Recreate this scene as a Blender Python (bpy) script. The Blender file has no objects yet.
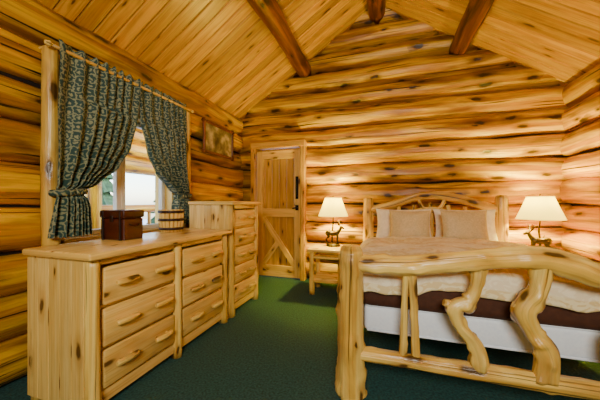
import bpy, bmesh, math, random
from mathutils import Vector, Matrix, noise, Euler
random.seed(7)
R=random.random
def rr(a,b): return a+(b-a)*R()

# ---------------------------------------------------------------- mesh builder
class MB:
    def __init__(s): s.v=[];s.f=[];s.uv=[];s.m=[];s.sm=[];s.t=[]
    def face(s,idx,uvs,mat=0,smooth=True,tone=.5):
        s.f.append(idx);s.uv.append(uvs);s.m.append(mat);s.sm.append(smooth);s.t.append(tone)
    def obj(s,name,mats,parent=None,loc=None,rot=None):
        me=bpy.data.meshes.new(name); me.from_pydata([tuple(v) for v in s.v],[],s.f); 
        ul=me.uv_layers.new(name='UVMap'); k=0
        for fu in s.uv:
            for u in fu: ul.data[k].uv=u; k+=1
        at=me.attributes.new('tone','FLOAT','FACE')
        for i,p in enumerate(me.polygons):
            p.material_index=s.m[i]; p.use_smooth=s.sm[i]; at.data[i].value=s.t[i]
        for m in mats: me.materials.append(m)
        o=bpy.data.objects.new(name,me); bpy.context.scene.collection.objects.link(o)
        if parent: o.parent=parent
        if loc: o.location=loc
        if rot: o.rotation_euler=rot
        return o

def smooth_path(pts,rad,n):
    pts=[Vector(p) for p in pts]
    if len(pts)==2:
        return [pts[0].lerp(pts[1],i/n) for i in range(n+1)],[rad[0]+(rad[1]-rad[0])*i/n for i in range(n+1)]
    P=[pts[0]*2-pts[1]]+pts+[pts[-1]*2-pts[-2]]; Q=[rad[0]]+list(rad)+[rad[-1]]
    seg=len(pts)-1; op=[];orr=[]
    for i in range(n+1):
        t=i/n*seg; k=min(int(t),seg-1); t-=k
        a,b,c,d=P[k:k+4]; 
        op.append(.5*((2*b)+(c-a)*t+(2*a-5*b+4*c-d)*t*t+(3*b-a-3*c+d)*t**3))
        orr.append(Q[k+1]*(1-t)+Q[k+2]*t)
    return op,orr

def tube(mb,pts,rad,n=14,segs=None,mat=0,wob=0.0,sx=1,sy=1,capmat=None,tone=None,round_end=0.0,lump=0.0,knob=0.0):
    if not hasattr(rad,'__len__'): rad=[rad]*len(pts)
    if segs is None: segs=max(4,len(pts)*4)
    P,Q=smooth_path(pts,rad,segs)
    if tone is None: tone=R()
    ou,ov=rr(0,60),rr(0,60); sd=Vector((rr(0,99),rr(0,99),rr(0,99)))
    if round_end>0:
        t0=(P[1]-P[0]).normalized(); t1=(P[-1]-P[-2]).normalized(); r0,r1=Q[0],Q[-1]
        P=[P[0]-t0*round_end*r0*.0, ]+[P[0]+t0*round_end*r0*.35]+P[1:-1]+[P[-1]-t1*round_end*r1*.35,P[-1]]
        Q=[r0*.72]+[r0]+Q[1:-1]+[r1,r1*.72]
    base=len(mb.v); L=0; Ls=[]
    T=(P[1]-P[0]).normalized()
    N=Vector((0,0,1)) if abs(T.z)<.9 else Vector((0,1,0))
    N=(N-T*N.dot(T)).normalized()
    for i,p in enumerate(P):
        if i>0: L+=(p-P[i-1]).length
        Ls.append(L)
        T=(P[min(i+1,len(P)-1)]-P[max(i-1,0)]).normalized()
        N=(N-T*N.dot(T)).normalized(); B=T.cross(N)
        q=p
        if wob: 
            w=noise.noise_vector(sd+Vector((L*1.3,0,0)))*wob; q=p+N*w.x+B*w.y
        for j in range(n):
            a=2*math.pi*j/n; r=Q[i]
            if lump: r*=1+lump*noise.noise(sd+Vector((L*2.5,math.cos(a)*1.2,math.sin(a)*1.2)))+lump*.35*noise.noise(sd+Vector((L*9,math.cos(a)*2.5,math.sin(a)*2.5)))
            if knob: r*=1+knob*max(0,noise.noise(sd*1.7+Vector((L*14,math.cos(a)*1.1,math.sin(a)*1.1)))-.18)*2
            mb.v.append(q+N*math.cos(a)*r*sx+B*math.sin(a)*r*sy)
    c=2*math.pi*max(Q)/n
    for i in range(len(P)-1):
        for j in range(n):
            j2=(j+1)%n; a=base+i*n
            u0,u1=ou+Ls[i],ou+Ls[i+1]; v0,v1=ov+j*c,ov+(j+1)*c
            mb.face([a+j,a+j2,a+n+j2,a+n+j],[(u0,v0),(u0,v1),(u1,v1),(u1,v0)],mat,True,tone)
    cm=mat if capmat is None else capmat
    for e,i in ((0,0),(1,len(P)-1)):
        idx=[base+i*n+j for j in range(n)]
        uvs=[(ou+.02*math.cos(2*math.pi*j/n),ov+Q[i]*math.sin(2*math.pi*j/n)) for j in range(n)]
        if e==0: idx=idx[::-1]; uvs=uvs[::-1]
        mb.face(idx,uvs,cm,False,tone)

def box(mb,c,s,bev=0.004,mat=0,grain=None,rot=None,tone=None,segs=1):
    bm=bmesh.new(); bmesh.ops.create_cube(bm,size=1)
    for v in bm.verts: v.co=Vector((v.co.x*s[0],v.co.y*s[1],v.co.z*s[2]))
    if bev>0: bmesh.ops.bevel(bm,geom=bm.edges[:]+bm.verts[:],offset=min(bev,min(s)*.45),segments=segs,profile=.5,affect='EDGES')
    bm.normal_update()
    if grain is None: grain=max(range(3),key=lambda i:s[i])
    oth=[i for i in range(3) if i!=grain]
    if tone is None: tone=R()
    ou,ov=rr(0,60),rr(0,60); M=Matrix.Identity(3)
    if rot: M=Euler(rot).to_matrix()
    base=len(mb.v)
    bm.verts.ensure_lookup_table()
    for v in bm.verts: mb.v.append(M@v.co+Vector(c))
    for f in bm.faces:
        n=f.normal; ax=max(range(3),key=lambda i:abs(n[i]))
        if ax==grain: a,b=oth; 
        else: a=grain; b=[i for i in oth if i!=ax][0]
        k=.12 if ax==grain else 1
        mb.face([base+v.index for v in f.verts],[(ou+v.co[a]*k,ov+v.co[b]+(.37*ax)) for v in f.verts],mat,segs>1,tone)
    bm.free()

def empty(name,loc=(0,0,0),rot=(0,0,0)):
    o=bpy.data.objects.new(name,None); o.location=loc; o.rotation_euler=rot
    bpy.context.scene.collection.objects.link(o); return o

# ---------------------------------------------------------------- materials
def newmat(name):
    m=bpy.data.materials.new(name); m.use_nodes=True; nt=m.node_tree
    return m,nt,nt.nodes['Principled BSDF']
def lin(h):
    h=h.lstrip('#'); o=[]
    for i in (0,2,4):
        c=int(h[i:i+2],16)/255; o.append(c/12.92 if c<=.04045 else ((c+.055)/1.055)**2.4)
    return tuple(o)+(1,)
def N(nt,t,**k):
    n=nt.nodes.new(t)
    for a,b in k.items(): setattr(n,a,b)
    return n
def mapr(nt,src,a,b,c=0,d=1):
    m=N(nt,'ShaderNodeMapRange'); m.inputs[1].default_value=a;m.inputs[2].default_value=b;m.inputs[3].default_value=c;m.inputs[4].default_value=d
    nt.links.new(src,m.inputs[0]); return m.outputs[0]
def mix(nt,fac,a,b,bt='MIX'):
    m=N(nt,'ShaderNodeMix',data_type='RGBA',blend_type=bt)
    if hasattr(fac,'is_linked'): nt.links.new(fac,m.inputs[0])
    else: m.inputs[0].default_value=fac
    for s,i in ((a,6),(b,7)):
        if hasattr(s,'is_linked'): nt.links.new(s,m.inputs[i])
        else: m.inputs[i].default_value=s
    return m.outputs[2]
def math_(nt,op,a,b=0.0):
    m=N(nt,'ShaderNodeMath',operation=op)
    for i,s in enumerate((a,b)):
        if hasattr(s,'is_linked'): nt.links.new(s,m.inputs[i])
        else: m.inputs[i].default_value=s
    return m.outputs[0]

def wood(name,light,mid,dark,knot='#3a1c0a',kx=2.2,ky=6,kr=.10,gate=.45,patch=.5,crack=.5,rough=.45,bump=.25,gy=22,tonevar=.35,glo=.38,ghi=.62,gx=1.3,halo=.55,px=1.4,py=6,kd=.10):
    m,nt,b=newmat(name); L=nt.links.new
    tc=N(nt,'ShaderNodeTexCoord')
    def mp(x,y):
        n=N(nt,'ShaderNodeMapping'); n.inputs['Scale'].default_value=(x,y,1); L(tc.outputs['UV'],n.inputs[0]); return n.outputs[0]
    def nz(x,y,det=4,dist=0,sc=1):
        n=N(nt,'ShaderNodeTexNoise'); n.inputs['Scale'].default_value=sc; n.inputs['Detail'].default_value=det; n.inputs['Distortion'].default_value=dist
        L(mp(x,y),n.inputs['Vector']); return n.outputs['Fac']
    g=nz(gx,gy,5,.5)
    col=mix(nt,mapr(nt,g,glo,ghi),lin(mid),lin(light))
    g2=nz(gx*2.2,gy*4,3,.3)
    col=mix(nt,math_(nt,'MULTIPLY',mapr(nt,g2,.52,.72),.5),col,lin(dark))
    p=nz(px,py,4,.8)
    col=mix(nt,math_(nt,'MULTIPLY',mapr(nt,p,.50,.68),patch),col,lin(dark))
    c=nz(.6,38,2,.4)
    cm=mapr(nt,c,.64,.69)
    col=mix(nt,math_(nt,'MULTIPLY',cm,crack),col,lin(knot))
    v=N(nt,'ShaderNodeTexVoronoi',voronoi_dimensions='2D'); v.inputs['Scale'].default_value=1; v.inputs['Randomness'].default_value=1
    nv=N(nt,'ShaderNodeTexNoise'); nv.inputs['Scale'].default_value=12; L(tc.outputs['UV'],nv.inputs['Vector'])
    vm=N(nt,'ShaderNodeVectorMath',operation='MULTIPLY_ADD'); vm.inputs[1].default_value=(kd,kd,0); L(nv.outputs['Color'],vm.inputs[0]); L(mp(kx,ky),vm.inputs[2])
    L(vm.outputs[0],v.inputs['Vector'])
    sep=N(nt,'ShaderNodeSeparateColor'); L(v.outputs['Color'],sep.inputs[0])
    gt=math_(nt,'GREATER_THAN',sep.outputs[0],gate)
    dd=math_(nt,'DIVIDE',v.outputs['Distance'],mapr(nt,sep.outputs[1],0,1,.45,1.3))
    k1=math_(nt,'MULTIPLY',mapr(nt,dd,kr,kr*.55),gt)
    k2=math_(nt,'MULTIPLY',mapr(nt,dd,kr*2.4,kr*.8,0,halo),gt)
    col=mix(nt,k2,col,lin(dark)); col=mix(nt,math_(nt,'MULTIPLY',k1,.85),col,lin(knot))
    at=N(nt,'ShaderNodeAttribute',attribute_name='tone')
    tv=mapr(nt,at.outputs['Fac'],0,1,1-tonevar,1+tonevar*.35)
    hs=N(nt,'ShaderNodeHueSaturation'); L(col,hs.inputs['Color']); L(tv,hs.inputs['Value'])
    L(hs.outputs[0],b.inputs['Base Color'])
    b.inputs['Roughness'].default_value=rough
    h=math_(nt,'SUBTRACT',g2,math_(nt,'MULTIPLY',cm,.8)); h=math_(nt,'SUBTRACT',math_(nt,'ADD',h,g),math_(nt,'MULTIPLY',k1,.5))
    bp=N(nt,'ShaderNodeBump'); bp.inputs['Strength'].default_value=bump; bp.inputs['Distance'].default_value=.012
    L(h,bp.inputs['Height']); L(bp.outputs[0],b.inputs['Normal'])
    return m
M_wall=wood('log_wall_wood','#f0b80a','#c48206','#6a3802','#180902',kx=2.4,ky=6.5,kr=.16,gate=.5,patch=.8,crack=1,rough=.36,bump=.55,gy=12,tonevar=.42,gx=.8,halo=.75,px=1.1,py=6,glo=.43,ghi=.57,kd=.26)
M_ceil=wood('ceiling_plank_pine','#e8b03a','#d29226','#925614',knot='#482006',kx=1.8,ky=7,kr=.11,gate=.4,patch=.35,crack=.1,rough=.34,bump=.08,tonevar=.38)
M_beam=wood('purlin_log_wood','#a45c14','#74380a','#301204',knot='#140602',kx=2.4,ky=6,kr=.14,patch=.85,crack=.9,rough=.4,bump=.5,gy=14,gx=.8,glo=.42,ghi=.58,kd=.22)
M_pine=wood('dresser_pine','#fed87c','#f4c460','#c08434',knot='#442008',kx=2.8,ky=8,kr=.13,gate=.5,patch=.4,crack=.15,rough=.26,bump=.08,tonevar=.2,kd=.2)
M_log=wood('peeled_log_pine','#fed870','#f0bc4c','#a06624',knot='#301606',kx=3.4,ky=9,kr=.22,gate=.5,patch=.6,crack=.8,rough=.30,bump=.4,gy=18,gx=.9,tonevar=.12,glo=.42,ghi=.58,kd=.3,halo=.6)
M_door=wood('door_pine','#eab040','#d89c2e','#905414',knot='#401a06',kx=2.4,ky=7,kr=.11,gate=.4,patch=.35,crack=.2,rough=.45,bump=.1,tonevar=.3)
M_doort=wood('door_brace_pine','#f4c460','#e6b048','#a0641c',knot='#401a06',kx=2.4,ky=7,kr=.11,gate=.5,patch=.3,crack=.2,rough=.45,bump=.1,tonevar=.1)
M_boxw=wood('walnut_box_wood','#5a2414','#451a0c','#240c06',kr=.04,rough=.3,bump=.1)

def plain(name,col,rough=.5,metal=0,noise_sc=30,var=.15,bump=.1,sheen=0):
    m,nt,b=newmat(name); L=nt.links.new
    tc=N(nt,'ShaderNodeTexCoord'); n=N(nt,'ShaderNodeTexNoise'); n.inputs['Scale'].default_value=noise_sc; n.inputs['Detail'].default_value=4
    L(tc.outputs['Object'],n.inputs['Vector'])
    c=lin(col); d=tuple(x*(1-var) for x in c[:3])+(1,); e=tuple(min(1,x*(1+var)) for x in c[:3])+(1,)
    L(mix(nt,mapr(nt,n.outputs['Fac'],.3,.7),d,e),b.inputs['Base Color'])
    b.inputs['Roughness'].default_value=rough; b.inputs['Metallic'].default_value=metal
    if sheen: b.inputs['Sheen Weight'].default_value=sheen
    if bump:
        bp=N(nt,'ShaderNodeBump'); bp.inputs['Strength'].default_value=bump; bp.inputs['Distance'].default_value=.01
        L(n.outputs['Fac'],bp.inputs['Height']); L(bp.outputs[0],b.inputs['Normal'])
    return m
M_carpet=plain('green_carpet','#1e4844',.95,0,70,.55,.6)
M_dark=plain('dark_chinking','#1c0e04',.9)
M_bronze=plain('bronze','#2c1c12',.4,.5,40,.3,.2)
M_iron=plain('black_iron','#0d0c0c',.4,.6)
M_white=plain('white_boxspring','#eef4ff',.8,0,60,.04,.1)
M_brown=plain('brown_blanket','#4a2612',.85,0,30,.2,.2)
M_sham=plain('cream_sham','#f8ead0',.8,0,25,.1,.15)
M_pil=plain('tan_pillow','#d8bc84',.55,0,60,.12,.1,.1)
M_snow=plain('snow','#f2f4f8',.8,0,2,.03,.1)
M_needles=plain('conifer_needles','#3c5a3c',.9,0,6,.5,.5)
M_winframe=plain('window_frame_paint','#e9e2d2',.5,0,20,.05,.02)

def curtain_mat():
    m,nt,b=newmat('green_damask_curtain'); L=nt.links.new
    tc=N(nt,'ShaderNodeTexCoord')
    v=N(nt,'ShaderNodeTexVoronoi',voronoi_dimensions='2D',feature='DISTANCE_TO_EDGE'); v.inputs['Scale'].default_value=17; v.inputs['Randomness'].default_value=.3
    n=N(nt,'ShaderNodeTexNoise'); n.inputs['Scale'].default_value=34; n.inputs['Detail'].default_value=1
    L(tc.outputs['UV'],n.inputs['Vector'])
    vm=N(nt,'ShaderNodeVectorMath',operation='MULTIPLY_ADD'); vm.inputs[1].default_value=(.05,.05,0); L(n.outputs['Color'],vm.inputs[0]); L(tc.outputs['UV'],vm.inputs[2])
    L(vm.outputs[0],v.inputs['Vector'])
    w=mapr(nt,v.outputs['Distance'],.05,.11,.9,0)
    v2=N(nt,'ShaderNodeTexVoronoi',voronoi_dimensions='2D'); v2.inputs['Scale'].default_value=17; v2.inputs['Randomness'].default_value=.3; L(vm.outputs[0],v2.inputs['Vector'])
    w2=mapr(nt,v2.outputs['Distance'],.24,.14,0,1)
    f=math_(nt,'MAXIMUM',w,w2)
    L(mix(nt,f,lin('#23423a'),lin('#94946c')),b.inputs['Base Color']); b.inputs['Roughness'].default_value=.7
    return m
M_curt=curtain_mat()
def comf_mat():
    m,nt,b=newmat('gold_beige_brocade'); L=nt.links.new
    tc=N(nt,'ShaderNodeTexCoord')
    n=N(nt,'ShaderNodeTexNoise'); n.inputs['Scale'].default_value=14; n.inputs['Detail'].default_value=3; n.inputs['Distortion'].default_value=1.5
    L(tc.outputs['UV'],n.inputs['Vector'])
    w=N(nt,'ShaderNodeTexWave'); w.inputs['Scale'].default_value=1.1; w.inputs['Distortion'].default_value=.4; L(tc.outputs['UV'],w.inputs['Vector'])
    c1=mix(nt,mapr(nt,n.outputs['Fac'],.48,.55),lin('#dcc286'),lin('#ecdcae'))
    c2=mix(nt,mapr(nt,w.outputs['Fac'],.55,.7,0,.45),c1,lin('#f8f0dc'))
    L(c2,b.inputs['Base Color']); b.inputs['Roughness'].default_value=.5; b.inputs['Sheen Weight'].default_value=.1
    return m
M_comf=comf_mat()
def shade_mat():
    m,nt,b=newmat('parchment_lampshade'); L=nt.links.new
    n=N(nt,'ShaderNodeTexNoise'); n.inputs['Scale'].default_value=20
    L(mix(nt,n.outputs['Fac'],lin('#e4b840'),lin('#f0ca58')),b.inputs['Base Color']); b.inputs['Roughness'].default_value=.8
    b.inputs['Emission Color'].default_value=(1,.78,.12,1); b.inputs['Emission Strength'].default_value=2.0
    t=N(nt,'ShaderNodeBsdfTranslucent'); t.inputs[0].default_value=(1,.8,.16,1)
    ms=N(nt,'ShaderNodeMixShader'); ms.inputs[0].default_value=.06
    L(b.outputs[0],ms.inputs[1]); L(t.outputs[0],ms.inputs[2]); L(ms.outputs[0],nt.nodes['Material Output'].inputs[0])
    return m
M_shade=shade_mat()
m,nt,b=newmat('window_glass'); b.inputs['Transmission Weight'].default_value=1; b.inputs['Roughness'].default_value=0; b.inputs['IOR'].default_value=1.02; b.inputs['Base Color'].default_value=(1,1,1,1); M_glass=m

# ---------------------------------------------------------------- room shell
XL,XR,YB,YF=-2.22,1.97,3.87,-2.4
XC=(XL+XR)/2; ZE=2.54; ZR=3.91; SL=(ZR-ZE)/(XR-XC); P=.2822
def log_run(mb,axis,fixed,z,a,b,inward,r=None):
    r=r or P*.5*rr(.96,1.05)
    n=max(6,int((b-a)/.08))
    t0,t1=rr(.94,1.04),rr(.94,1.04)
    zz=z+rr(-.01,.01)
    if axis=='x': p0=(a,fixed-inward*.100,zz);p1=(b,fixed-inward*.100,zz)
    else: p0=(fixed-inward*.100,a,zz);p1=(fixed-inward*.100,b,zz)
    tube(mb,[p0,p1],[r*t0,r*t1],n=32,segs=n,wob=.026,lump=.09)
DX0,DX1,DH=-1.93,-1.20,1.975
mb=MB()
k=0
while True:
    z=P*(k+.5)
    if z-P*.5>ZR-.05: break
    if z+P/2<=ZE+.05: a,b_=XL-.12,XR+.12
    else:
        half=max(.15,(ZR-(z-P/2))/SL); a,b_=max(XL-.12,XC-half),min(XR+.12,XC+half)
    if k<7:
        log_run(mb,'x',YB,z,a,DX0-.03,-1); log_run(mb,'x',YB,z,DX1+.03,b_,-1)
    else: log_run(mb,'x',YB,z,a,b_,-1)
    box(mb,((a+b_)/2 if k>=7 else (DX1+.03+b_)/2,YB+.115,z),((b_-a) if k>=7 else b_-DX1-.03,.06,P),bev=0,mat=1)
    if k<7: box(mb,((a+DX0-.03)/2,YB+.115,z),(DX0-.03-a,.06,P),bev=0,mat=1)
    k+=1
mb.obj('wall_back',[M_wall,M_dark])
mb=MB()
WY0,WY1,WZ0,WZ1=1.28,2.38,P*3,P*7
def chk(y0,y1,z0,z1,x): box(mb,(x,(y0+y1)/2,(z0+z1)/2),(.06,y1-y0,z1-z0),bev=0,mat=1)
for k in range(9):
    z=P*(k+.5)
    if 3<=k<7: log_run(mb,'y',XL,z,YF,WY0,1); log_run(mb,'y',XL,z,WY1,YB+.1,1)
    else: log_run(mb,'y',XL,z,YF,YB+.1,1)
chk(YF,WY0,0,ZE,XL-.115); chk(WY1,YB+.1,0,ZE,XL-.115); chk(WY0,WY1,0,WZ0,XL-.115); chk(WY0,WY1,WZ1,ZE,XL-.115)
mb.obj('wall_left',[M_wall,M_dark])
mb=MB()
for k in range(9): log_run(mb,'y',XR,P*(k+.5),YF,YB+.1,-1)
chk(YF,YB+.1,0,ZE,XR+.115)
mb.obj('wall_right',[M_wall,M_dark])
mb=MB()
for k in range(14):
    z=P*(k+.5)
    if z+P/2<=ZE+.05: a,b_=XL-.12,XR+.12
    else:
        half=max(.15,(ZR-(z-P/2))/SL); a,b_=XC-half,XC+half
    log_run(mb,'x',YF,z,a,b_,1)
    box(mb,((a+b_)/2,YF-.115,z),(b_-a,.06,P),bev=0,mat=1)
mb.obj('wall_front',[M_wall,M_dark])
mb=MB(); box(mb,((XL+XR)/2,(YB+YF)/2,-.05),(XR-XL+.3,YB-YF+.3,.1),bev=0); mb.obj('floor',[M_carpet])
# ceiling planks
mb=MB(); ang=math.atan(SL); Ls=math.hypot(XR-XC,ZR-ZE)+.12
for sgn in (-1,1):
    y=YF-.1; 
    while y<YB+.1:
        w=.135
        cx=XC+sgn*(Ls/2-.0)*math.cos(ang); cz=ZR-(Ls/2)*math.sin(ang)
        nx=sgn*math.sin(ang); nz=math.cos(ang)
        box(mb,(cx+nx*.012,y+w/2,cz+nz*.012),(Ls,w-.005,.024),bev=.009,rot=(0,sgn*ang,0),grain=0)
        y+=w
for sgn in (-1,1):
    cx=XC+sgn*(Ls/2)*math.cos(ang); cz=ZR-(Ls/2)*math.sin(ang)
    box(mb,(cx+sgn*math.sin(ang)*.045,(YB+YF)/2,cz+math.cos(ang)*.045),(Ls+.1,YB-YF+.4,.04),bev=0,rot=(0,sgn*ang,0),mat=1)
mb.obj('ceiling',[M_ceil,M_dark])
def purl(x,zc,r,name):
    mb=MB(); tube(mb,[(x,YF,zc),(x,YB+.05,zc)],[r*1.05,r*.98],n=24,segs=60,wob=.03,lump=.2); mb.obj(name,[M_beam])
purl(XC-1.03,ZR-1.03*SL-.10,.11,'ceiling_beam')
purl(XC+1.03,ZR-1.03*SL-.10,.11,'ceiling_beam.001')
purl(XC,ZR-.13,.115,'ceiling_ridge_beam')

# ---------------------------------------------------------------- door
mb=MB(); yf=YB-.02
nb=6; w=(DX1-DX0)/nb
for i in range(nb): box(mb,(DX0+w*(i+.5),yf+.02,DH/2+.005),(w-.004,.035,DH-.01),bev=.008,grain=2)
zf=yf-.016
def rail(z,h=.12): box(mb,((DX0+DX1)/2,zf,z),(DX1-DX0-.02,.04,h),bev=.005,grain=0,mat=2)
rail(DH-.08,.13); rail(1.0,.13); rail(.10,.17)
for x in (DX0+.055,DX1-.055): box(mb,(x,zf-.002,DH/2),(.1,.04,DH-.03),bev=.005,grain=2,mat=2)
dx=DX1-DX0-.2; dz=.93-.19
L=math.hypot(dx,dz); a=math.atan2(dz,dx)
box(mb,((DX0+DX1)/2,zf-.001,(.93+.19)/2),(L,.036,.08),bev=.004,rot=(0,a,0),grain=0,mat=2)
L2=L*.5
box(mb,((DX0+DX1)/2-dx*.25,zf+.002,.19+dz*.25),(L2,.034,.08),bev=.004,rot=(0,-a,0),grain=0,mat=2)
hz=zf-.02
tube(mb,[(DX1-.06,hz,1.52),(DX1-.06,hz-.035,1.47),(DX1-.06,hz-.035,1.30),(DX1-.06,hz,1.25)],.011,n=8,mat=1)
box(mb,(DX1-.06,hz-.004,1.38),(.045,.01,.34),bev=.003,mat=1)
box(mb,(DX1-.06,hz-.004,1.08),(.05,.012,.08),bev=.003,mat=1)
tube(mb,[(DX1-.06,hz,1.08),(DX1-.06,hz-.04,1.08),(DX1-.12,hz-.045,1.07)],.010,n=8,mat=1)
mb.obj('door_1',[M_door,M_iron,M_doort])
mb=MB()
for x in (DX0-.045,DX1+.04): box(mb,(x,YB-.04,1.02),(.07,.15,2.04),bev=.008,grain=2)
box(mb,((DX0+DX1)/2,YB-.045,DH+.065),(DX1-DX0+.16,.16,.09),bev=.008,grain=0)
mb.obj('trim_door',[M_door])

# ---------------------------------------------------------------- window
mb=MB(); wx=XL-.1; wc=(WY0+WY1)/2; wz=(WZ0+WZ1)/2
for y in (WY0+.02,WY1-.02): box(mb,(wx,y,wz),(.24,.04,WZ1-WZ0),bev=.004,mat=1)
for z in (WZ0+.02,WZ1-.02): box(mb,(wx,wc,z),(.24,WY1-WY0,.04),bev=.004,mat=1)
for y0,y1 in ((WY0+.04,wc),(wc,WY1-.04)):
    for y in (y0+.022,y1-.022): box(mb,(wx,y,wz),(.05,.044,WZ1-WZ0-.08),bev=.004)
    for z in (WZ0+.062,WZ1-.062): box(mb,(wx,(y0+y1)/2,z),(.05,y1-y0,.044),bev=.004)
box(mb,(wx,wc,wz),(.006,WY1-WY0-.1,WZ1-WZ0-.1),bev=0,mat=2)
mb.obj('window_1',[M_winframe,M_pine,M_glass])
mb=MB()
for y in (WY0-.065,WY1+.13): tube(mb,[(XL+.055,y,.80),(XL+.06,y,2.2)],[.05,.045],n=14,segs=14,wob=.01,lump=.08,round_end=1)
mb.obj('trim_window',[M_log])
# outdoors: log porch in the snow, conifers behind
mb=MB(); box(mb,(-14,5,-.6),(22,34,.1),bev=0); mb.obj('snowy_ground',[M_snow])
mb=MB()
for y in (.4,2.9,5.4,8): tube(mb,[(-4.2,y,-.55),(-4.2,y,2.9)],.11,n=14,segs=10,lump=.08)
for z in (1.05,.35): tube(mb,[(-4.2,-2,z),(-4.2,10,z)],.07,n=12,segs=24,lump=.08)
for z in (1.8,2.05,2.3,2.55): tube(mb,[(-4.2,-2,z),(-4.2,10,z)],.14,n=14,segs=24,lump=.08)
y=-1.8
while y<9.8:
    tube(mb,[(-4.2,y,.35),(-4.2,y,1.05)],.03,n=8,segs=3); y+=.3
mb.obj('porch_railing',[M_wall])
def tree(name,x,y,h):
    mb=MB(); tube(mb,[(0,0,0),(0,0,h*.9)],[h*.03,h*.01],n=8,segs=4,mat=1)
    for i in range(7):
        z=h*(.12+.12*i); r=h*.24*(1-i/7.5)
        base=len(mb.v); n=22
        for j in range(n):
            a=2*math.pi*j/n; q=r*(1 if j%2 else .72)*rr(.9,1.1); mb.v.append(Vector((q*math.cos(a),q*math.sin(a),z-rr(0,.04)*h*.5)))
        mb.v.append(Vector((0,0,z+h*.22)))
        for j in range(n): mb.face([base+j,base+(j+1)%n,base+n],[(0,0)]*3,0,False)
    mb.obj(name,[M_needles,M_beam],loc=(x,y,-.56))
tree('pine_tree',-13,7.5,5.5); tree('pine_tree.001',-15,10.5,6.5); tree('pine_tree.002',-12,12.5,5)

# ---------------------------------------------------------------- curtains
def panel(mb,prof,mirror):
    nu,nv=72,60; base=len(mb.v); sd=rr(0,50)
    zt,zb=prof[0][0],prof[-1][0]
    for j in range(nv+1):
        z=zt+(zb-zt)*j/nv
        for q in range(len(prof)-1):
            if prof[q][0]>=z>=prof[q+1][0]-1e-6: break
        t=(prof[q][0]-z)/(prof[q][0]-prof[q+1][0]); t=t*t*(3-2*t)*.5+t*.5
        a=prof[q][1]*(1-t)+prof[q+1][1]*t; b=prof[q][2]*(1-t)+prof[q+1][2]*t
        wd=b-a; amp=.018+.033*(1-min(1,wd/.62))
        if abs(z-1.225)<.03: amp*=.35
        for i in range(nu+1):
            u=i/nu; y=a+wd*(u**.9)
            ph=2*math.pi*(7*u+.35*math.sin(6*u+sd)+.12*math.sin(z*3+sd))
            x=XL+.13+amp*math.sin(ph)+.016*noise.noise(Vector((u*3,z*3,sd)))+(.035*math.sin(math.pi*u) if z<1.9 else 0)
            zz=z
            if j<3: zz+=.012*math.sin(ph*2)
            zz-=.05*u*u*max(0,min(1,(2.1-z)))*max(0,min(1,(z-1.25)*3))
            if mirror: y=3.66-y
            mb.v.append(Vector((x,y,zz)))
    for j in range(nv):
        for i in range(nu):
            a=base+j*(nu+1)+i; idx=[a,a+1,a+nu+2,a+nu+1]
            uv=[(i/nu*.9,j/nv*1.35),((i+1)/nu*.9,j/nv*1.35),((i+1)/nu*.9,(j+1)/nv*1.35),(i/nu*.9,(j+1)/nv*1.35)]
            mb.face(idx,uv,0,True)
prof=[(2.24,1.215,1.83),(2.15,1.215,1.83),(1.9,1.21,1.81),(1.65,1.205,1.74),(1.45,1.20,1.62),(1.32,1.195,1.47),(1.225,1.20,1.36),(1.12,1.18,1.40),(.92,1.15,1.42)]
mb=MB(); panel(mb,prof,False); panel(mb,prof,True)
for y0 in (1.28,3.66-1.28):
    pts=[(XL+.13+.065*math.cos(a),y0+.10*math.sin(a),1.225+.01*math.sin(a)) for a in [i*math.pi/6 for i in range(13)]]
    tube(mb,pts,.014,n=8,segs=30,mat=0,sx=1.6)
tube(mb,[(XL+.135,1.16,2.19),(XL+.135,2.52,2.19)],.012,n=10,mat=1)
for y in (1.16,2.52): tube(mb,[(XL+.135,y-.02,2.19),(XL+.135,y,2.19),(XL+.135,y+.02,2.19)],[.012,.02,.012],n=10,mat=1)
for y in (1.18,2.50): tube(mb,[(XL,y,2.19),(XL+.135,y,2.19)],.01,n=8,mat=1)
mb.obj('window_curtains',[M_curt,M_log])

# ---------------------------------------------------------------- picture
def pic_mat():
    m,nt,b=newmat('landscape_painting'); L=nt.links.new
    tc=N(nt,'ShaderNodeTexCoord'); n=N(nt,'ShaderNodeTexNoise'); n.inputs['Scale'].default_value=7; n.inputs['Detail'].default_value=5
    L(tc.outputs['Object'],n.inputs['Vector'])
    r=N(nt,'ShaderNodeValToRGB'); L(n.outputs['Fac'],r.inputs[0])
    e=r.color_ramp.elements; e[0].position=.35; e[0].color=lin('#4a3a22'); e[1].position=.65; e[1].color=lin('#c9b48a')
    x=r.color_ramp.elements.new(.5); x.color=lin('#86764c')
    L(r.outputs[0],b.inputs['Base Color']); b.inputs['Roughness'].default_value=.4; return m
mb=MB(); y0,y1,z0,z1=2.80,3.44,1.80,2.18; xp=XL+.075
box(mb,(xp,(y0+y1)/2,(z0+z1)/2),(.012,y1-y0,z1-z0),bev=0,mat=1)
for z in (z0,z1): tube(mb,[(xp+.005,y0-.03,z),(xp+.005,y1+.03,z)],.02,n=10,segs=8,lump=.1)
for y in (y0,y1): tube(mb,[(xp+.005,y,z0-.03),(xp+.005,y,z1+.03)],.02,n=10,segs=6,lump=.1)
mb.obj('framed_painting',[M_beam,pic_mat()])

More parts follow.
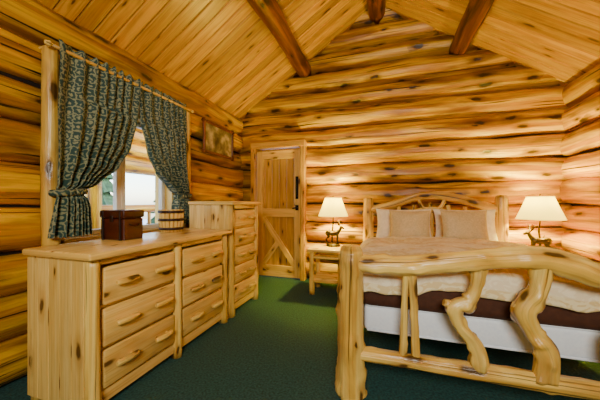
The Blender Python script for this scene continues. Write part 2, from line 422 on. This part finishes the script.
# ---------------------------------------------------------------- dressers
FX,BX=-1.48,-1.97
def handle(mb,y,z,l=.15):
    x=FX+.045
    tube(mb,[(x-.004,y-l/2,z),(x+.006,y,z+.002),(x-.004,y+l/2,z)],[.016,.020,.016],n=10,segs=8,mat=1,lump=.18,round_end=1)
    for s in (-.3,.3): tube(mb,[(FX+.0,y+l*s,z),(x,y+l*s,z)],.010,n=8,segs=2,mat=1)
def carcass(mb,y0,y1,H,cols,rows,hand2):
    for y in (y0+.015,y1-.015):
        n=5; w=(FX-.03-BX)/n
        for i in range(n): box(mb,(BX+w*(i+.5),y,H/2-.02+.02),(w-.001,.026,H-.08),bev=.003,grain=2)
    box(mb,(BX+.01,(y0+y1)/2,H/2),(.015,y1-y0-.04,H-.08),bev=.001,grain=2)
    box(mb,((FX+BX)/2-.01,(y0+y1)/2,.09),(FX-BX-.06,y1-y0-.04,.02),bev=.001)
    ys=[y0+.035+(y1-y0-.07)*i/cols for i in range(cols+1)]
    for y in ys: tube(mb,[(FX-.012,y,0),(FX-.012,y,H-.035)],[.044,.04],n=12,segs=16,mat=1,lump=.16,sx=.8,knob=.2)
    for y in (y0+.035,y1-.035): tube(mb,[(BX+.035,y,0),(BX+.035,y,H-.035)],.033,n=10,segs=8,mat=1,lump=.05)
    box(mb,((FX+BX)/2+.028,(y0+y1)/2,H-.02),(FX-BX+.055,y1-y0+.05,.04),bev=.012,grain=1,segs=3)
    box(mb,(FX-.015,(y0+y1)/2,H-.06),(.03,y1-y0-.05,.04),bev=.003,grain=1)
    box(mb,(FX-.02,(y0+y1)/2,.075),(.03,y1-y0-.05,.07),bev=.003,grain=1)
    ztop,zbot=H-.085,.115; rh=(ztop-zbot)/rows
    for c in range(cols):
        ya,yb=ys[c]+.042,ys[c+1]-.042
        for r in range(rows):
            z=zbot+rh*(r+.5)
            box(mb,(FX-.002,(ya+yb)/2,z),(.034,yb-ya,rh-.020),bev=.012,grain=1,segs=2)
            if hand2:
                for f in (.24,.76): handle(mb,ya+(yb-ya)*f,z+.01,.14)
            else:
                for f in (.25,.75): handle(mb,ya+(yb-ya)*f,z+.005,.12)
            box(mb,(FX-.03,(ya+yb)/2,zbot+rh*r),(.03,yb-ya,.018),bev=.001,grain=1)
mb=MB(); carcass(mb,.99,2.27,.89,2,3,True); mb.obj('dresser',[M_pine,M_log])
mb=MB(); carcass(mb,2.33,2.93,1.17,1,5,False); mb.obj('chest_of_drawers',[M_pine,M_log])

# wooden keepsake box
mb=MB(); cx,cy=-1.82,1.46
box(mb,(cx,cy,.89+.075),(.22,.155,.15),bev=.005,grain=0)
box(mb,(cx,cy,.89+.182),(.235,.17,.055),bev=.012,grain=0,segs=3)
box(mb,(cx,cy-.083,.89+.15),(.03,.008,.045),bev=.002,mat=1)
for x in (-.08,.08): box(mb,(cx+x,cy-.004,.89+.105),(.014,.17,.21),bev=.002,mat=1)
for s in (-1,1): tube(mb,[(cx+s*.112,cy-.04,1.0),(cx+s*.135,cy,.985),(cx+s*.112,cy+.04,1.0)],.005,n=6,mat=1)
mb.obj('keepsake_box',[M_boxw,M_bronze])
# small wooden bucket
M_hoop=plain('dark_hoop','#3a2416',.5,.3)
mb=MB(); bx,by=-1.87,1.98; nS=16
for i in range(nS):
    a=2*math.pi*i/nS; r0,r1=.078,.088
    rad=[(r0,.892),(r1*1.03,.99),(r1,1.09)]
    tube(mb,[(bx+r*math.cos(a),by+r*math.sin(a),z) for r,z in rad],.0165,n=8,segs=5)
for z,r in ((.92,.1),(1.0,.107),(1.07,.107)):
    pts=[(bx+r*math.cos(t*math.pi/12),by+r*math.sin(t*math.pi/12),z) for t in range(25)]
    tube(mb,pts,.006,n=6,segs=48,mat=1,sx=2)
tube(mb,[(bx,by,.892),(bx,by,.9)],.08,n=20,segs=2)
tube(mb,[(bx,by,1.05),(bx,by,1.085)],.085,n=20,segs=2)
mb.obj('wooden_bucket',[M_pine,M_hoop])

# ---------------------------------------------------------------- bed
bed=empty('log_bed')
BX0,BX1,FY,HY=-.19,1.29,1.60,3.66
mb=MB()
def lg(pts,r,**k):
    k.setdefault('lump',.18); k.setdefault('n',22); k.setdefault('knob',.22)
    if 'segs' in k: k['segs']=int(k['segs']*1.6)
    tube(mb,pts,r,**k)
lg([(BX0,FY,0),(BX0-.005,FY,.45),(BX0,FY,.90)],[.082,.072,.068],segs=24,round_end=1)
lg([(BX1,FY,0),(BX1,FY,.90)],[.084,.070],segs=24,round_end=1)
lg([(BX0+.04,FY,.79),(.10,FY,.80),(.34,FY,.835),(.55,FY,.865),(.72,FY,.88),(.85,FY,.85),(.97,FY,.81),(BX1,FY,.79)],[.052,.058,.056,.052,.056,.060,.056,.05],segs=50)
lg([(BX0+.03,FY,.27),(.5,FY,.275),(BX1,FY,.285)],[.038,.042,.040],segs=30)
lg([(.115,FY,.80),(.105,FY,.6),(.095,FY,.29)],[.020,.018,.022],segs=16)
lg([(.14,FY,.80),(.155,FY,.55),(.165,FY,.29)],[.024,.020,.024],segs=16)
lg([(.465,FY,.83),(.45,FY,.72),(.415,FY,.64),(.355,FY,.595),(.375,FY,.50),(.45,FY,.41),(.475,FY,.29)],[.034,.028,.034,.042,.030,.034,.040],segs=34,lump=.4,knob=.5)
lg([(.73,FY,.86),(.71,FY,.73),(.655,FY,.62),(.69,FY,.52),(.745,FY,.43),(.745,FY,.29)],[.04,.036,.048,.038,.048,.046],segs=34,lump=.4,knob=.5)
lg([(1.03,FY,.80),(1.05,FY,.6),(1.01,FY,.5),(1.05,FY,.29)],[.036,.034,.036,.038],segs=20,lump=.3)
lg([(.36,FY,.60),(.30,FY-.005,.62)],[.03,.018],segs=3); lg([(.66,FY,.62),(.615,FY,.645)],[.03,.016],segs=3)
lg([(.735,FY,.44),(.775,FY,.47)],[.03,.014],segs=3)
lg([(BX0-.02,HY,0),(BX0-.02,HY,1.22)],[.075,.06],segs=18,round_end=1)
lg([(BX1,HY,0),(BX1,HY,1.24)],[.075,.06],segs=18,round_end=1)
lg([(BX0,HY,1.06),(.1,HY,1.13),(.35,HY,1.22),(.55,HY,1.245),(.8,HY,1.21),(1.05,HY,1.14),(BX1,HY,1.06)],[.045,.05,.05,.052,.05,.05,.045],segs=30)
lg([(BX0,HY,.62),(BX1,HY,.62)],.05,segs=20)
lg([(BX0,HY,1.0),(.2,HY,1.0),(.55,HY,1.08),(.9,HY,1.0),(BX1,HY,1.0)],.028,segs=24)
for x in (0,.18,.36,.55,.74,.92,1.1):
    lg([(x,HY,.62),(x+rr(-.03,.03),HY,.9),(x+rr(-.02,.02),HY,1.15-abs(x-.55)*.12)],[.024,.02,.024],segs=10)
lg([(.40,HY-.01,1.20),(.45,HY-.01,1.1),(.55,HY-.01,1.04)],.02,segs=10); lg([(.70,HY-.01,1.20),(.65,HY-.01,1.1),(.55,HY-.01,1.04)],.02,segs=10)
for x in (BX0+.0,BX1-.0): lg([(x,FY,.30),(x,HY,.30)],.048,segs=20)
mb.obj('bed_frame',[M_log],parent=bed)
mx=(BX0+BX1)/2
mb=MB()
box(mb,(mx,2.70,.41),(1.36,1.86,.17),bev=.03,segs=3,mat=0)
for zz in (.335,.492): tube(mb,[(mx-.66,1.772,zz),(mx+.66,1.772,zz)],.007,n=6,segs=4)
for y in (1.9,2.3,2.7,3.1,3.5): box(mb,(mx,y,.31),(1.44,.08,.02),mat=1)
mb.obj('box_spring',[M_white,M_pine],parent=bed)
mb=MB(); box(mb,(mx,2.70,.595),(1.36,1.86,.20),bev=.06,segs=4,mat=0)
box(mb,(mx,2.38,.598),(1.40,1.30,.215),bev=.06,segs=4,mat=1)
mb.obj('mattress_and_blanket',[M_sham,M_brown],parent=bed)
CY1=3.06
def comforter():
    mb=MB()
    xp=[(-.315,.31),(-.305,.44),(-.29,.57),(-.25,.68),(-.18,.735),(-.08,.762)]
    pts=[Vector((x,0,z)) for x,z in xp]+[Vector((.2,0,.775)),Vector((.55,0,.78)),Vector((.9,0,.775))]
    pts+=[Vector((2*mx-x,0,z)) for x,z in reversed(xp)]
    SP,_=smooth_path(pts,[1]*len(pts),120)
    nt_=120; W=len(SP)
    arc=[0]
    for i in range(1,W): arc.append(arc[-1]+(SP[i]-SP[i-1]).length)
    for j in range(nt_+1):
        t=j/nt_
        if t<.1: y=1.715; drop=(.1-t)/.1
        else: y=1.715+(t-.1)/.9*(CY1-1.715); drop=0
        for i,p in enumerate(SP):
            x,z=p.x,p.z
            side=max(0,min(1,(.70-z)/.15)); top=1-side
            yy=y
            edge=max(0,1-(y-1.715)/.10) if t>=.1 else 1
            if t>=.1: z2=z-.035*edge**2*top
            else: z2=z-.035*top-drop*(.115*top+.03*noise.noise(Vector((x*4,0,3)))*top)
            yy-=.02*drop*top
            sgn=-1 if x<mx else 1
            rip=.014*math.sin(y*17+.8*math.sin(y*5))*side
            tuck=.05*side*max(0,1-(y-1.715)/.25)
            nn=.026*noise.noise(Vector((x*3.2,yy*3.2,z*2)))+.018*noise.noise(Vector((x*9,yy*9,1)))
            quilt=.014*abs(math.sin(yy*math.pi/.28))**.5*top*(1 if t>=.1 else 0)
            mb.v.append(Vector((x+sgn*(rip)-sgn*tuck*.3+nn*.5*side,yy+nn*.4+.04*side*edge,z2+nn*top+quilt+.02*side*noise.noise(Vector((y*6,0,0))))))
    for j in range(nt_):
        for i in range(W-1):
            a=j*W+i
            u0,u1=arc[i],arc[i+1]; v0,v1=j/nt_*1.9,(j+1)/nt_*1.9
            mb.face([a,a+1,a+W+1,a+W],[(v0,u0),(v0,u1),(v1,u1),(v1,u0)],0,True)
    o=mb.obj('comforter',[M_comf])
    s=o.modifiers.new('thick','SOLIDIFY'); s.thickness=.018; s.offset=-1
    return o
comforter()
def pillow(name,mat,w,h,t,loc,rot):
    mb=MB(); n=28; sd=rr(0,50)
    for side in (1,-1):
        base=len(mb.v)
        for j in range(n+1):
            for i in range(n+1):
                u=2*i/n-1; v=2*j/n-1
                th=((1-abs(u)**2.6)*(1-abs(v)**2.6))**.5 if abs(u)<1 and abs(v)<1 else 0
                px=u*w/2*(1-.07*(1-abs(v)**2)*abs(u)) ; pz=v*h/2*(1-.07*(1-abs(u)**2)*abs(v))
                mb.v.append(Vector((px,side*t/2*th*(1+.2*noise.noise(Vector((u*2,v*2,sd)))),pz)))
        for j in range(n):
            for i in range(n):
                a=base+j*(n+1)+i; idx=[a,a+1,a+n+2,a+n+1]
                if side==1: idx=idx[::-1]
                mb.face(idx,[(i/n,j/n)]*4,0,True)
    return mb.obj(name,[mat],loc=loc,rot=rot)
pillow('bed_pillow',M_sham,.64,.38,.13,(.21,3.485,.895),(math.radians(-15),0,0))
pillow('bed_pillow.001',M_sham,.64,.38,.13,(.87,3.485,.895),(math.radians(-15),0,0))
pillow('throw_pillow',M_pil,.43,.37,.13,(.26,3.205,.89),(math.radians(-15),0,math.radians(-3)))
pillow('throw_pillow.001',M_pil,.45,.38,.13,(.80,3.205,.89),(math.radians(-15),0,math.radians(3)))

# ---------------------------------------------------------------- nightstands
def nightstand(name,cx,cy):
    mb=MB(); w,d,h=.42,.38,.575
    box(mb,(cx,cy,h-.02),(w+.05,d+.03,.04),bev=.012,segs=3,grain=0)
    for sx in (-1,1):
        for sy in (-1,1):
            x=cx+sx*(w/2-.03);y=cy+sy*(d/2-.03)
            tube(mb,[(x,y,0),(x,y,h-.035)],[.034,.03],n=12,segs=10,mat=1,lump=.14)
        for z in (.46,.16): tube(mb,[(cx+sx*(w/2-.03),cy-d/2+.03,z),(cx+sx*(w/2-.03),cy+d/2-.03,z)],.02,n=10,mat=1,lump=.1)
    for sy in (-1,1):
        for z in (.47,.17): tube(mb,[(cx-w/2+.03,cy+sy*(d/2-.03),z),(cx+w/2-.03,cy+sy*(d/2-.03),z)],.022,n=10,mat=1,lump=.1)
    box(mb,(cx,cy,.195),(w-.06,d-.06,.02),grain=0)
    mb.obj(name,[M_pine,M_log])
nightstand('nightstand',-.70,3.42); nightstand('nightstand.001',1.62,3.42)

# ---------------------------------------------------------------- lamps
def lamp(name,loc,flip,sc=1.0,zshade=.0):
    e=empty(name,loc)
    f=-1 if flip else 1
    mb=MB()
    def t(pts,r,**k): tube(mb,[(f*x,y,z) for x,y,z in pts],r,n=12,lump=0,**k)
    t([(-.085,0,.165),(-.075,0,.172),(-.04,0,.172),(.0,0,.165),(.045,0,.172),(.07,0,.178)],[.018,.032,.034,.031,.036,.026],segs=16)
    t([(.055,0,.178),(.085,0,.21),(.10,0,.245)],[.03,.02,.016],segs=8)
    t([(.092,0,.252),(.11,0,.25),(.135,0,.238),(.148,0,.232)],[.014,.017,.012,.009],segs=8)
    for s in (-1,1):
        t([(.055,s*.018,.165),(.06,s*.018,.12),(.055,s*.018,.085),(.062,s*.018,.03)],[.018,.011,.008,.008],segs=10)
        t([(-.075,s*.018,.165),(-.06,s*.018,.125),(-.09,s*.018,.085),(-.078,s*.018,.03)],[.026,.015,.008,.008],segs=10)
        t([(.095,s*.01,.26),(.082,s*.03,.275)],[.007,.003],segs=3)
    t([(-.095,0,.175),(-.108,0,.16)],[.01,.005],segs=3)
    t([(0,0,.0),(0,0,.018),(0,0,.034)],[.095,.09,.06],segs=6,sx=1,sy=1)
    o=mb.obj('deer_sculpture',[M_bronze],parent=e)
    rm=o.modifiers.new('rm','REMESH'); rm.mode='VOXEL'; rm.voxel_size=.004; rm.use_smooth_shade=True
    mb=MB()
    for s in (-1,1):
        t([(.095,s*.008,.262),(.08,s*.03,.285),(.075,s*.05,.315),(.09,s*.055,.345)],[.006,.006,.005,.003],segs=12)
        t([(.08,s*.03,.285),(.10,s*.035,.305)],[.005,.003],segs=3)
        t([(.075,s*.05,.315),(.055,s*.06,.335)],[.005,.003],segs=3)
    mb.obj('deer_antlers',[M_bronze],parent=e)
    mb=MB()
    t([(-.02,.05,.0),(-.025,.055,.15),(-.01,.045,.28),(0,.0,.36),(0,0,.50)],[.012,.01,.008,.006,.006],segs=20)
    t([(-.025,.055,.15),(-.07,.06,.22)],[.007,.003],segs=4)
    t([(0,0,.63),(0,0,.655),(0,0,.67)],[.004,.009,.003],segs=4)
    t([(0,0,.45),(0,.05,.50),(0,.05,.58),(0,0,.635),(0,-.05,.58),(0,-.05,.50),(0,0,.45)],.002,segs=30)
    mb.obj('lamp_stem',[M_bronze],parent=e)
    mb=MB(); n=40; z0,z1,r0,r1=.40,.64,.195*sc,.11*sc
    for z,r in ((z0,r0),(z0+.012,r0*.985),(z0+.12,(r0+r1)/2*.985),(z1-.01,r1*1.02),(z1,r1)):
        for i in range(n): a=2*math.pi*i/n; mb.v.append(Vector((r*math.cos(a),r*math.sin(a),z)))
    for j in range(4):
        for i in range(n):
            mb.face([j*n+i,j*n+(i+1)%n,(j+1)*n+(i+1)%n,(j+1)*n+i],[(0,0)]*4,0,True)
    for z,r in ((z0,r0),(z1,r1)):
        tube(mb,[(r*math.cos(q*math.pi/12),r*math.sin(q*math.pi/12),z) for q in range(25)],.004,n=6,segs=48,mat=0)
    for a in (0,2.1,4.2): tube(mb,[(0,0,z1-.01),(r1*math.cos(a),r1*math.sin(a),z1-.01)],.002,n=5,segs=2,mat=1)
    mb.obj('shade',[M_shade,M_bronze],parent=e)
    l=bpy.data.lights.new('bulb_light','POINT'); l.energy=LAMP; l.color=(1,.86,.10); l.shadow_soft_size=.035
    lo=bpy.data.objects.new('bulb_light',l); bpy.context.scene.collection.objects.link(lo); lo.parent=e; lo.location=(0,0,.57)
LAMP=105
lamp('table_lamp',(-.66,3.54,.577),False)
lamp('table_lamp.001',(1.59,3.52,.577),True,1.05)

# ---------------------------------------------------------------- lights, world, camera
def area(name,loc,target,size,energy,col):
    l=bpy.data.lights.new(name,'AREA'); l.shape='RECTANGLE'; l.size=size[0]; l.size_y=size[1]; l.energy=energy; l.color=col
    o=bpy.data.objects.new(name,l); bpy.context.scene.collection.objects.link(o); o.location=loc
    o.rotation_euler=(Vector(target)-Vector(loc)).to_track_quat('-Z','Y').to_euler(); return o
area('softbox_light',(.3,-1.5,2.2),(-.1,2.4,0),(1.0,.7),100,(1,.98,.86))
area('bounce_light',(-.1,.6,1.9),(-.1,1.2,4),(2.0,2.0),8,(1,.96,.78))
w=bpy.data.worlds.new('World'); bpy.context.scene.world=w; w.use_nodes=True
nt=w.node_tree; sky=nt.nodes.new('ShaderNodeTexSky'); sky.sky_type='NISHITA'; sky.sun_elevation=math.radians(35); sky.sun_rotation=math.radians(90); sky.sun_disc=False
bg=nt.nodes['Background']; nt.links.new(sky.outputs[0],bg.inputs[0]); bg.inputs[1].default_value=1.2
cam=bpy.data.cameras.new('camera'); co=bpy.data.objects.new('camera',cam); bpy.context.scene.collection.objects.link(co)
cam.lens=16.02; cam.sensor_width=36; cam.shift_y=.005; cam.clip_start=.02
co.location=(0,0,1.15); co.rotation_euler=(math.radians(90),0,math.radians(17.64))
bpy.context.scene.camera=co
